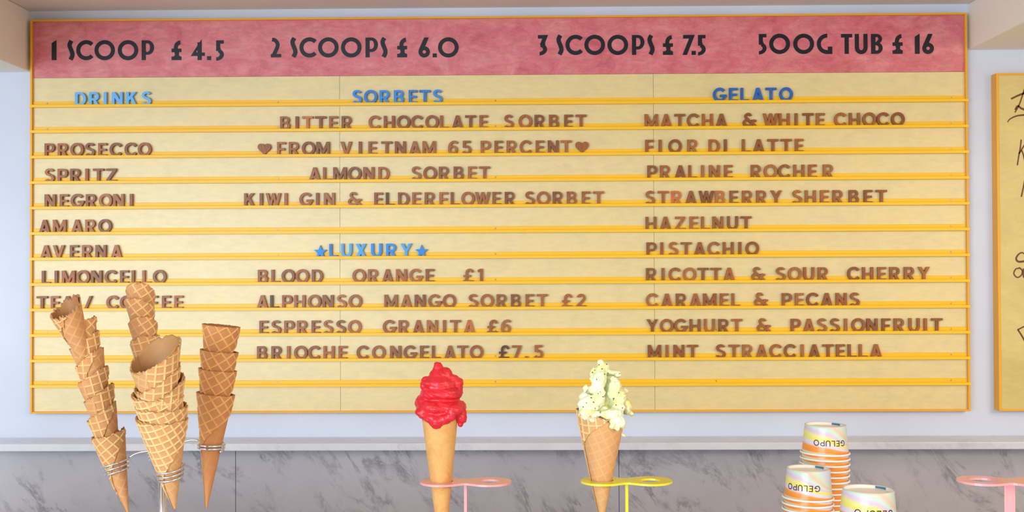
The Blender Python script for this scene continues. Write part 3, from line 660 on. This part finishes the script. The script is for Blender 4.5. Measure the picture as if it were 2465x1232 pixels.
# ------------------------------------------------------------------ chrome cone stand
stand = empty('cone_stand', (0, 0, 0)); 
hub = at(391, 1078, CY + 1.505); stand.location = (hub.x, hub.y, CT)
tag(stand, 'chrome wire stand with spiral rings holding four stacks of waffle cones', 'cone stand')
def stpart(o): o.parent = stand; o.matrix_parent_inverse = Matrix.Translation(stand.location).inverted(); return o
stpart(link('pole', tube_me('pole', [(hub.x, hub.y, CT + .008), (hub.x, hub.y, hub.z)], .0048, 24), MT['chrome'], smooth=False))
for p in bpy.data.objects['pole'].data.polygons: p.use_smooth = len(p.vertices) == 4
bm = bmesh.new(); rg = lathe(bm, [(.001, 0), (.075, 0), (.076, .003), (.074, .006), (.012, .0085), (.001, .0085)], 48); o = link('base_plate', bm_me(bm, 'base_plate'), MT['chrome'], None, (hub.x, hub.y, CT)); stpart(o)
def coil(tip, axis, L0, L1, alpha, turns, arm_az, start_az, extra):
    Mx = frame_from_axis(tip, axis); sa = math.tan(R(alpha)); P = []
    n = int(turns * 36)
    P.append(hub + Vector((0, 0, -.003)))
    for k in range(n + 1):
        u = k / n; l = L1 + (L0 - L1) * u; rr = l * sa + .0030 + .0014 + extra * u
        a = start_az - 2 * PI * turns * u
        P.append(Mx @ Vector((rr * math.cos(a), rr * math.sin(a), l)))
    # bent arm between hub and the first turn
    a0 = P[0]; a1 = P[1]; arm = cr([a0, a0.lerp(a1, .35) + Vector((0, 0, .003)), a0.lerp(a1, .75) + Vector((0, 0, .004)), a1], 6)
    P = arm + P[2:]
    o = link('ring_coil', tube_me('ring_coil', P, .00135, 10), MT['chrome'], smooth=True); stpart(o)
coil(Lt, La, .056, .071, 10.2, 2.75, 0, R(15), .0005)
coil(Rt, Ra, .078, .088, 8.2, 2.55, 0, R(165), .0005)
coil(Ft, Fa, .041, .056, 13.0, 2.75, 0, R(60), .0005)
coil(Bt, Ba, .056, .068, 10.2, 2.6, 0, R(-60), .0008)

# ------------------------------------------------------------------ cone holders (two-lobed plate on a flat stem)
def holder(cx, cz_px, D, mat, hole_r, label, stem_yaw, yaw=0.0):
    c = at(cx, cz_px, CY + D); root = empty('cone_holder', (c.x, c.y, CT)); tag(root, label, 'cone holder', 'powder-coated cone holders on the counter')
    hgt = c.z - CT; half = .0305; RL = .0285; th = .0026
    # outline of the plate: two lobes and a soft waist
    N = 96; out = []
    for k in range(N):
        a = 2 * PI * k / N; dx, dy = math.cos(a), math.sin(a); best = 0
        r_ = 0.0; step = .0004
        while r_ < .075:
            x_, y_ = dx * r_, dy * r_
            f = math.exp(-((x_ - half)**2 + y_**2) / (2 * (.0165)**2)) + math.exp(-((x_ + half)**2 + y_**2) / (2 * (.0165)**2))
            if f > math.exp(-RL**2 / (2 * .0165**2)): best = r_
            r_ += step
        out.append((dx * best, dy * best))
    holes = []
    for s_, hr in ((-1, hole_r[0]), (1, hole_r[1])):
        holes.append([(s_ * half + hr * math.cos(2*PI*k/40), hr * math.sin(2*PI*k/40)) for k in range(40)])
    vs = [Vector(p) for p in out]; es = [(i, (i+1) % N) for i in range(N)]; k0 = N
    for h in holes:
        es += [(k0 + i, k0 + (i+1) % 40) for i in range(40)]; vs += [Vector(p) for p in h]; k0 += 40
    ov, oe, of, *_ = delaunay_2d_cdt(vs, es, [], 1, 1e-6)
    keep = []
    for f in of:
        m_ = sum((ov[v] for v in f), Vector((0, 0))) / len(f)
        if all((m_ - Vector((s_ * half, 0))).length > hr * .97 for s_, hr in ((-1, hole_r[0]), (1, hole_r[1]))): keep.append(f)
    bm = bmesh.new(); T = [bm.verts.new((v[0], v[1], th/2)) for v in ov]; B = [bm.verts.new((v[0], v[1], -th/2)) for v in ov]
    cnt = set()
    for f in keep:
        bm.faces.new([T[i] for i in f]); bm.faces.new([B[i] for i in reversed(f)])
        for i in range(3): cnt.add((f[i], f[(i+1) % 3]))
    for a, b in cnt:
        if (b, a) not in cnt: bm.faces.new((T[b], T[a], B[a], B[b]))
    es_ = [e for e in bm.edges if len(e.link_faces) == 2 and e.calc_face_angle(0) > 1.0]
    bmesh.ops.bevel(bm, geom=es_, offset=.0006, segments=2, affect='EDGES')
    o = link('plate', bm_me(bm, 'plate'), mat, root, (0, 0, hgt)); o.rotation_euler.z = yaw
    o = link('stem', None or (lambda b_: (box_bm(b_, (-.0019, -.0060, .004), (.0019, .0060, hgt - th/2), .0006), bm_me(b_, 'stem'))[1])(bmesh.new()), mat, root); o.rotation_euler.z = stem_yaw
    bm = bmesh.new(); lathe(bm, [(.0005, 0), (.036, 0), (.0365, .002), (.035, .004), (.0005, .004)], 48); link('base', bm_me(bm, 'base'), mat, root)
    return root, c
H1, c1 = holder(1121, 1160, 1.50, MT['pink'], (.0142, .0128), 'pink two-hole cone holder with the red sorbet cone in it', 0.0)
H2, c2 = holder(1508, 1158, 1.50, MT['yellow'], (.0142, .0128), 'yellow two-hole cone holder with the green sorbet cone in it', 0.0)
H3, c3 = holder(2430, 1159, 1.38, MT['pink'], (.0142, .0128), 'empty pink two-hole cone holder at the right edge', R(78), R(-10))

# ------------------------------------------------------------------ the two scooped cones
WS = cone_mesh('smooth_roll', .191, 6.7, MT['waffle_smooth'], az_end=90, az_pk=0, drop=.0, seed=41, amp=.0005, rag=.1, fade=(2, 3), seam=(.02, .05, 30), cell=.009, t=.0010)
St, Sa = cone_line((1065.5, 1362), (1058.5, 1008), 1.50)
hx = H1.location.x - .0305; 
o = put_cone(WS, St, Sa, 0, 0, 'smooth golden cone topped with red sorbet, standing in the pink holder', None, cat='ice cream cone', name='sorbet_cone')
WK = cone_mesh('kiwi_roll', .151, 11.6, MT['waffle_pale'], az_end=-62, az_pk=185, drop=.13, seed=44, rot=.45, cell=.0102, seam=(.66, .98, 112), faint=.16)
Kt, Ka = cone_line((1448.5, 1263), (1448, 1000), 1.50)
okw = put_cone(WK, Kt, Ka, 0, 0, 'waffle cone topped with pale green kiwi sorbet, standing in the yellow holder', None, cat='ice cream cone', name='sorbet_cone')

def blobs(name, items, voxel, disp, mat):
    """fused lumps: ellipsoids (centre, radii) merged by voxel remesh, smoothed, then displaced"""
    bm = bmesh.new()
    for c, r_ in items:
        mm = Matrix.Translation(c) @ Matrix.Diagonal((r_[0], r_[1], r_[2], 1)); bmesh.ops.create_icosphere(bm, subdivisions=3, radius=1, matrix=mm)
    me = bpy.data.meshes.new(name); bm.to_mesh(me); bm.free()
    o = bpy.data.objects.new(name + '_work', me); COL.objects.link(o)
    md = o.modifiers.new('r', 'REMESH'); md.mode = 'VOXEL'; md.voxel_size = voxel
    sm = o.modifiers.new('s', 'SMOOTH'); sm.factor = .6; sm.iterations = 4
    dg = bpy.context.evaluated_depsgraph_get(); me2 = bpy.data.meshes.new_from_object(o.evaluated_get(dg)); me2.name = name
    bpy.data.objects.remove(o); bpy.data.meshes.remove(me)
    n = len(me2.vertices); co = np.empty(n * 3, np.float32); me2.vertices.foreach_get('co', co); co = co.reshape(-1, 3)
    nn = np.empty(n * 3, np.float32); me2.vertices.foreach_get('normal', nn); nn = nn.reshape(-1, 3)
    d = np.array([disp(Vector(c)) for c in co.tolist()], np.float32)
    co += nn * d[:, None]; me2.vertices.foreach_set('co', co.ravel()); me2.polygons.foreach_set('use_smooth', np.ones(len(me2.polygons), dtype=bool)); me2.update()
    me2.materials.clear(); me2.materials.append(mat); return me2
k = 1.5 / FPX / 6.4815
oc = at(980 + 530 / 6.4815, 860 + 800 / 6.4815, CY + 1.5)
def rb(x, y, rx, ry, d=0, rd=None): return ((( x - 530) * k, d * k, -(y - 800) * k), (rx * k, (rd or rx) * k, ry * k))
RED = [rb(530, 770, 400, 165, 0, 330), rb(300, 700, 180, 140), rb(540, 860, 370, 130, 0, 300), rb(540, 560, 335, 150, 0, 290), rb(510, 430, 270, 170, 0, 240), rb(500, 310, 150, 160), rb(485, 190, 80, 120), rb(468, 120, 55, 55),
       rb(600, 270, 110, 110), rb(690, 340, 120, 80), rb(800, 400, 85, 80), rb(780, 520, 105, 110), rb(300, 355, 75, 62, -60), rb(265, 430, 62, 70, -90), rb(350, 400, 80, 60, -150),
       rb(480, 975, 118, 105, -250, 100), rb(600, 930, 110, 90, -250, 100), rb(400, 920, 130, 80, -230, 90), rb(850, 900, 90, 150, -60), rb(835, 1020, 55, 65, -60), rb(740, 790, 150, 100, -190), rb(690, 880, 90, 90, -270), rb(450, 880, 260, 90, -150, 150), rb(250, 830, 120, 70, -120), rb(540, 900, 250, 150, 60, 230)]
def red_disp(p):
    a = math.atan2(p.y, p.x); z = p.z / k
    q = noise.noise(Vector((p.x * 60, p.y * 60, p.z * 60)))
    fold = math.sin((z + 60 * math.sin(a + 1.2)) / 27.0 + 5.0 * q)
    fine = noise.noise(Vector((p.x * 160, p.y * 160, p.z * 420 + a * 4)))
    return (5 * fold * (.35 + .65 * abs(noise.noise(Vector((p.x * 45, p.y * 45, p.z * 45 + 3))))) * 1.6 + 8 * fine + 14 * q) * k
o = link('red_sorbet', blobs('red_sorbet', RED, .0010, red_disp, MT['red']), None); o.location = oc
tag(o, 'swirl of bright red sorbet with a pointed peak on the smooth cone', 'sorbet')
k2 = 1.5 / FPX / 6.0125
ok2 = at(1380 + 450 / 6.0125, 855 + 700 / 6.0125, CY + 1.5)
def kb(x, y, rx, ry, d=0, rd=None): return (((x - 450) * k2, d * k2, -(y - 700) * k2), (rx * k2, (rd or (rx + ry) / 2) * k2, ry * k2))
KIWI = [kb(370, 330, 118, 190, -60), kb(400, 120, 62, 75, -60), kb(330, 470, 105, 95, -110), kb(290, 240, 50, 80, -60), kb(450, 190, 70, 90, -40), kb(545, 240, 120, 42, -30), kb(650, 275, 48, 50, -30),
        kb(230, 690, 175, 125, -120), kb(185, 470, 55, 55, -40), kb(150, 600, 80, 80, -60), kb(340, 640, 110, 100, -150), kb(380, 520, 80, 70, -140), kb(190, 800, 120, 75, -190, 120), kb(300, 830, 70, 55, -260, 80), kb(130, 790, 60, 60, -110), kb(180, 850, 95, 60, -210, 70), kb(290, 895, 75, 50, -270, 60), kb(110, 830, 45, 45, -130),
        kb(590, 500, 95, 170, -110), kb(565, 350, 42, 65, -110), kb(660, 590, 105, 110, -110), kb(745, 510, 50, 45, -20), kb(630, 740, 90, 120, -150), kb(530, 825, 155, 85, -260, 110), kb(770, 740, 75, 130, -20), kb(600, 900, 110, 80, -270, 80),
        kb(840, 850, 42, 34, -10), kb(650, 950, 75, 75, -270, 60), kb(545, 975, 40, 48, -300, 50), kb(610, 1010, 42, 32, -290, 40), kb(690, 1000, 36, 30, -240, 40), kb(450, 640, 250, 230, 120, 190), kb(420, 820, 260, 120, 60, 230), kb(480, 430, 150, 200, 110, 130)]
def kiwi_disp(p):
    q = noise.fractal(Vector((p.x * 190, p.y * 190, p.z * 190)), 1.0, 2.0, 4)
    q2 = noise.noise(Vector((p.x * 80 + 4, p.y * 80, p.z * 80)))
    m_ = min(1, max(0, .5 + q2 * 1.8))
    return (26 * q * (.35 + .65 * m_) + 16 * q2) * k2
kw = link('kiwi_sorbet', blobs('kiwi_sorbet', KIWI, .0009, kiwi_disp, MT['kiwi']), None); kw.location = ok2
tag(kw, 'craggy scoop of pale green kiwi sorbet with dark seeds on the waffle cone', 'sorbet')
# seeds: tiny dark pips set in the surface that faces the room
bm = bmesh.new(); rs = random.Random(5)
spots = [(370, 130), (480, 125), (410, 188), (308, 208), (275, 240), (440, 258), (497, 250), (575, 290), (380, 508), (348, 535), (418, 580), (280, 650), (135, 718), (356, 716), (300, 735), (570, 602), (568, 622), (690, 735), (665, 262), (610, 210), (640, 520), (250, 590), (600, 690), (180, 660), (330, 330)]
from mathutils.bvhtree import BVHTree
bvh = BVHTree.FromPolygons([v.co for v in kw.data.vertices], [p.vertices for p in kw.data.polygons])
for x, y in spots:
    hit = bvh.ray_cast(Vector(((x - 450) * k2, -.2, -(y - 700) * k2)), Vector((0, 1, 0)))
    if hit[0] is None: continue
    s_ = rs.uniform(.0006, .0009)
    bmesh.ops.create_icosphere(bm, subdivisions=1, radius=1, matrix=Matrix.Translation(hit[0]) @ Matrix.Rotation(rs.uniform(0, PI), 4, 'Y') @ Matrix.Diagonal((s_ * 1.5, s_, s_, 1)))
sd = link('seeds', bm_me(bm, 'seeds'), MT['seed'], kw); sd['kind'] = 'stuff'; sd['label'] = 'tiny dark kiwi seeds'
dp = link('drip', (lambda b_: (bmesh.ops.create_icosphere(b_, subdivisions=3, radius=1, matrix=Matrix.Translation(((705-450)*k2, -.004, -(1140-700)*k2)) @ Matrix.Rotation(.5, 4, 'Y') @ Matrix.Diagonal((.0045, .003, .0022, 1))), bm_me(b_, 'drip'))[1])(bmesh.new()), MT['kiwi'], kw, smooth=True)

# ------------------------------------------------------------------ paper cups, upside down in three stacks
RB, RRm, HCp = .0350, .0398, .0500      # base radius, mouth radius, height
def rad_at(h): return RB + (RRm - RB) * (1 - h / HCp)       # h measured up from the mouth
BT_ = [((0, .1, .3, .5, .65, .85, 1), (.24, .31, .40, .50, .60, .68, .74)), ((0, .15, .3, .42, .55, .66, .8, .92, 1), (.20, .25, .31, .38, .47, .53, .61, .69, .74)), ((0, .4, .55, .63, .74, .84, .92, 1), (.0, .06, .13, .20, .42, .50, .60, .66))]
def cup_meshes():
    seg = 128; bm = bmesh.new(); lay = bm.verts.layers.float.new('band')
    hs = [.0015 + (HCp - .0015) * i / 14 for i in range(15)]
    rings = []
    for h in hs:
        ring = []
        for k_ in range(seg):
            a = 2 * PI * k_ / seg; v = bm.verts.new((rad_at(h) * math.cos(a), rad_at(h) * math.sin(a), h))
            g_ = ((a + PI) % (2 * PI)) - PI       # -pi..pi; front of the stack is -pi/2
            s_ = (g_ + PI / 2); s_ = (s_ + PI) % (2 * PI) - PI       # 0 at front, + to the right
            u = 1 - h / HCp
            T_ = [np.interp(u, *q) for q in BT_]
            e_ = max(-1.0, min(1.0, s_ / 1.35)); t_ = T_[1] + (T_[2] - T_[1]) * e_ if e_ > 0 else T_[1] + (T_[0] - T_[1]) * -e_
            if abs(s_) > 1.6: w_ = min(1, (abs(s_) - 1.6) / 1.2); t_ = t_ * (1 - w_) + (.2 + .5 * u) * w_
            v[lay] = float(t_)
            ring.append(v)
        rings.append(ring)
    for a, b in zip(rings, rings[1:]):
        for k_ in range(seg): bm.faces.new((a[k_], a[(k_+1) % seg], b[(k_+1) % seg], b[k_]))
    # inside wall, carries the same paper
    inn = [[bm.verts.new((v.co.x * .985, v.co.y * .985, v.co.z)) for v in rings[0]], [bm.verts.new((v.co.x * .985, v.co.y * .985, v.co.z)) for v in rings[-1]]]
    for q, src in zip(inn, (rings[0], rings[-1])):
        for v, s2 in zip(q, src): v[lay] = s2[lay]
    for k_ in range(seg):
        k2_ = (k_+1) % seg
        bm.faces.new((inn[0][k2_], inn[0][k_], inn[1][k_], inn[1][k2_])); bm.faces.new((rings[-1][k_], rings[-1][k2_], inn[1][k2_], inn[1][k_])); bm.faces.new((rings[0][k2_], rings[0][k_], inn[0][k_], inn[0][k2_]))
    body = bpy.data.meshes.new('cup_body'); bm.to_mesh(body); bm.free(); body.materials.append(MT['cup']); body.polygons.foreach_set('use_smooth', [True] * len(body.polygons))
    bm = bmesh.new(); n = 10; rr = .0017; R0 = RRm + .0012
    lathe(bm, [(R0 + rr * math.cos(t), rr + rr * math.sin(t) * 1.0) for t in [2 * PI * i / n for i in range(n + 1)]], 96)
    bmesh.ops.remove_doubles(bm, verts=bm.verts, dist=1e-6); rim = bm_me(bm, 'cup_rim'); rim.materials.append(MT['cup_rim']); rim.polygons.foreach_set('use_smooth', [True] * len(rim.polygons))
    bm = bmesh.new(); rg = lathe(bm, [(RB - .0010, HCp - .0005), (RB - .0024, HCp - .0004), (RB - .0028, HCp - .0045), (.002, HCp - .0048)], 96); bm.faces.new(rg[-1])
    base = bm_me(bm, 'cup_base'); base.materials.append(MT['cup_base'])
    bm = bmesh.new(); A = []
    for i in range(9):
        a = R(38) + R(30) * i / 8; rr = RB - .0030; A.append((bm.verts.new((rr * math.cos(a), rr * math.sin(a), HCp - .0038)), bm.verts.new((rr * math.cos(a), rr * math.sin(a), HCp - .0006))))
    for p, q in zip(A, A[1:]): bm.faces.new((p[0], q[0], q[1], p[1]))
    pr = bmesh.ops.extrude_face_region(bm, geom=bm.faces[:]); bmesh.ops.scale(bm, vec=(.99, .99, 1), verts=[v for v in pr['geom'] if isinstance(v, bmesh.types.BMVert)])
    mark = bm_me(bm, 'blue_mark'); mark.materials.append(MT['cup_blue'])
    return body, rim, base, mark
CB, CR_, CBase, CMark = cup_meshes()
LH = .0098
def word_on_cup(text, center_az):
    adv = {'G': .98, 'E': .62, 'L': .55, 'U': .72, 'P': .68, 'O': 1.0}; gap = .26
    tot = sum(adv[c] for c in text) + gap * (len(text) - 1); x0 = -tot / 2; out = []
    for c in text:
        polys = sans(c, .15, .14)
        zc = .0222
        def mp(x, y, d, x0=x0):
            # upside down: text runs right to left on the upturned cup
            X = -(x0 + x) * LH; Z = zc - (y - .5) * LH; rr = rad_at(Z) + .00035 - d
            a = center_az + X / rad_at(Z); return (rr * math.cos(a), rr * math.sin(a), Z)
        # subdivide long bars so they follow the curved wall
        fine = []
        for p in polys:
            xs_ = [q[0] for q in p]; 
            if len(p) == 4 and max(xs_) - min(xs_) > .3 and abs(p[0][1] - p[1][1]) < 1e-6:
                n = 5; (ax, ay), (bx, by), (cx_, cy_), (dx, dy) = p
                for i in range(n): fine.append([(ax + (bx-ax)*i/n, ay), (ax + (bx-ax)*(i+1)/n, by), (dx + (cx_-dx)*(i+1)/n, cy_), (dx + (cx_-dx)*i/n, dy)])
            else: fine.append(p)
        out.append(glyph_mesh('printed_letter', fine, LH, .0003, mp)); x0 += adv[c] + gap
    return out
def cup_stack(cx, top_px, D, az_word, yaw, label_top, label_rest, group, tilt):
    c = at(cx, top_px, CY + D); pitch = .0097; n = max(1, int(round((c.z - CT - HCp) / pitch)) + 1)
    base_z = c.z - HCp; zb = CT + .0002
    pitch = (base_z - zb) / (n - 1)
    words = ['nineteenth', 'twentieth']
    for i in range(n):
        z = base_z - i * pitch; r0 = empty('paper_cup', (c.x - math.tan(tilt) * (c.z - z), c.y, z)); r0.rotation_euler = (0, tilt, 0)
        b_ = link('body', CB, None, r0); b_.rotation_euler.z = yaw; link('rim', CR_, None, b_)
        bs = link('base', CBase, None, r0)
        if i == 0:
            mk = link('printed_mark', CMark, None, bs); mk.rotation_euler.z = R(-12); mk['label'] = 'small blue printed bar'
            for me in word_on_cup('GELUPO', az_word - yaw): link('printed_letter', me, MT['cup_ink'], b_)
        tag(r0, label_top if i == 0 else label_rest, 'paper cup', group if i == 0 else label_rest_group[label_rest])
        if i: r0['label'] = f'{ORD2[i]} cup from the top of the {group}'
    return n
ORD2 = ['top','second','third','fourth','fifth','sixth','seventh','eighth','ninth','tenth','eleventh','twelfth','thirteenth','fourteenth','fifteenth','sixteenth','seventeenth','eighteenth','nineteenth','twentieth','twenty-first','twenty-second','twenty-third','twenty-fourth']
label_rest_group = {'upturned pastel paper cup low in the rear cup stack': 'rear stack of upturned paper cups', 'upturned pastel paper cup low in the left cup stack': 'left stack of upturned paper cups', 'upturned pastel paper cup low in the front right cup stack': 'front right stack of upturned paper cups'}
cup_stack(1987, 1021, 2.03, R(-91), 0, 'top upturned pastel paper cup of the rear and tallest stack', 'upturned pastel paper cup low in the rear cup stack', 'rear stack of upturned paper cups', R(1.2))
cup_stack(1946, 1126, 1.95, R(-117), R(-26), 'top upturned pastel paper cup of the left stack, lettering turned to the left', 'upturned pastel paper cup low in the left cup stack', 'left stack of upturned paper cups', R(1.2))
cup_stack(2090, 1176, 1.64, R(-91), R(3), 'top upturned pastel paper cup of the front right stack, cut by the bottom edge', 'upturned pastel paper cup low in the front right cup stack', 'front right stack of upturned paper cups', R(1.0))
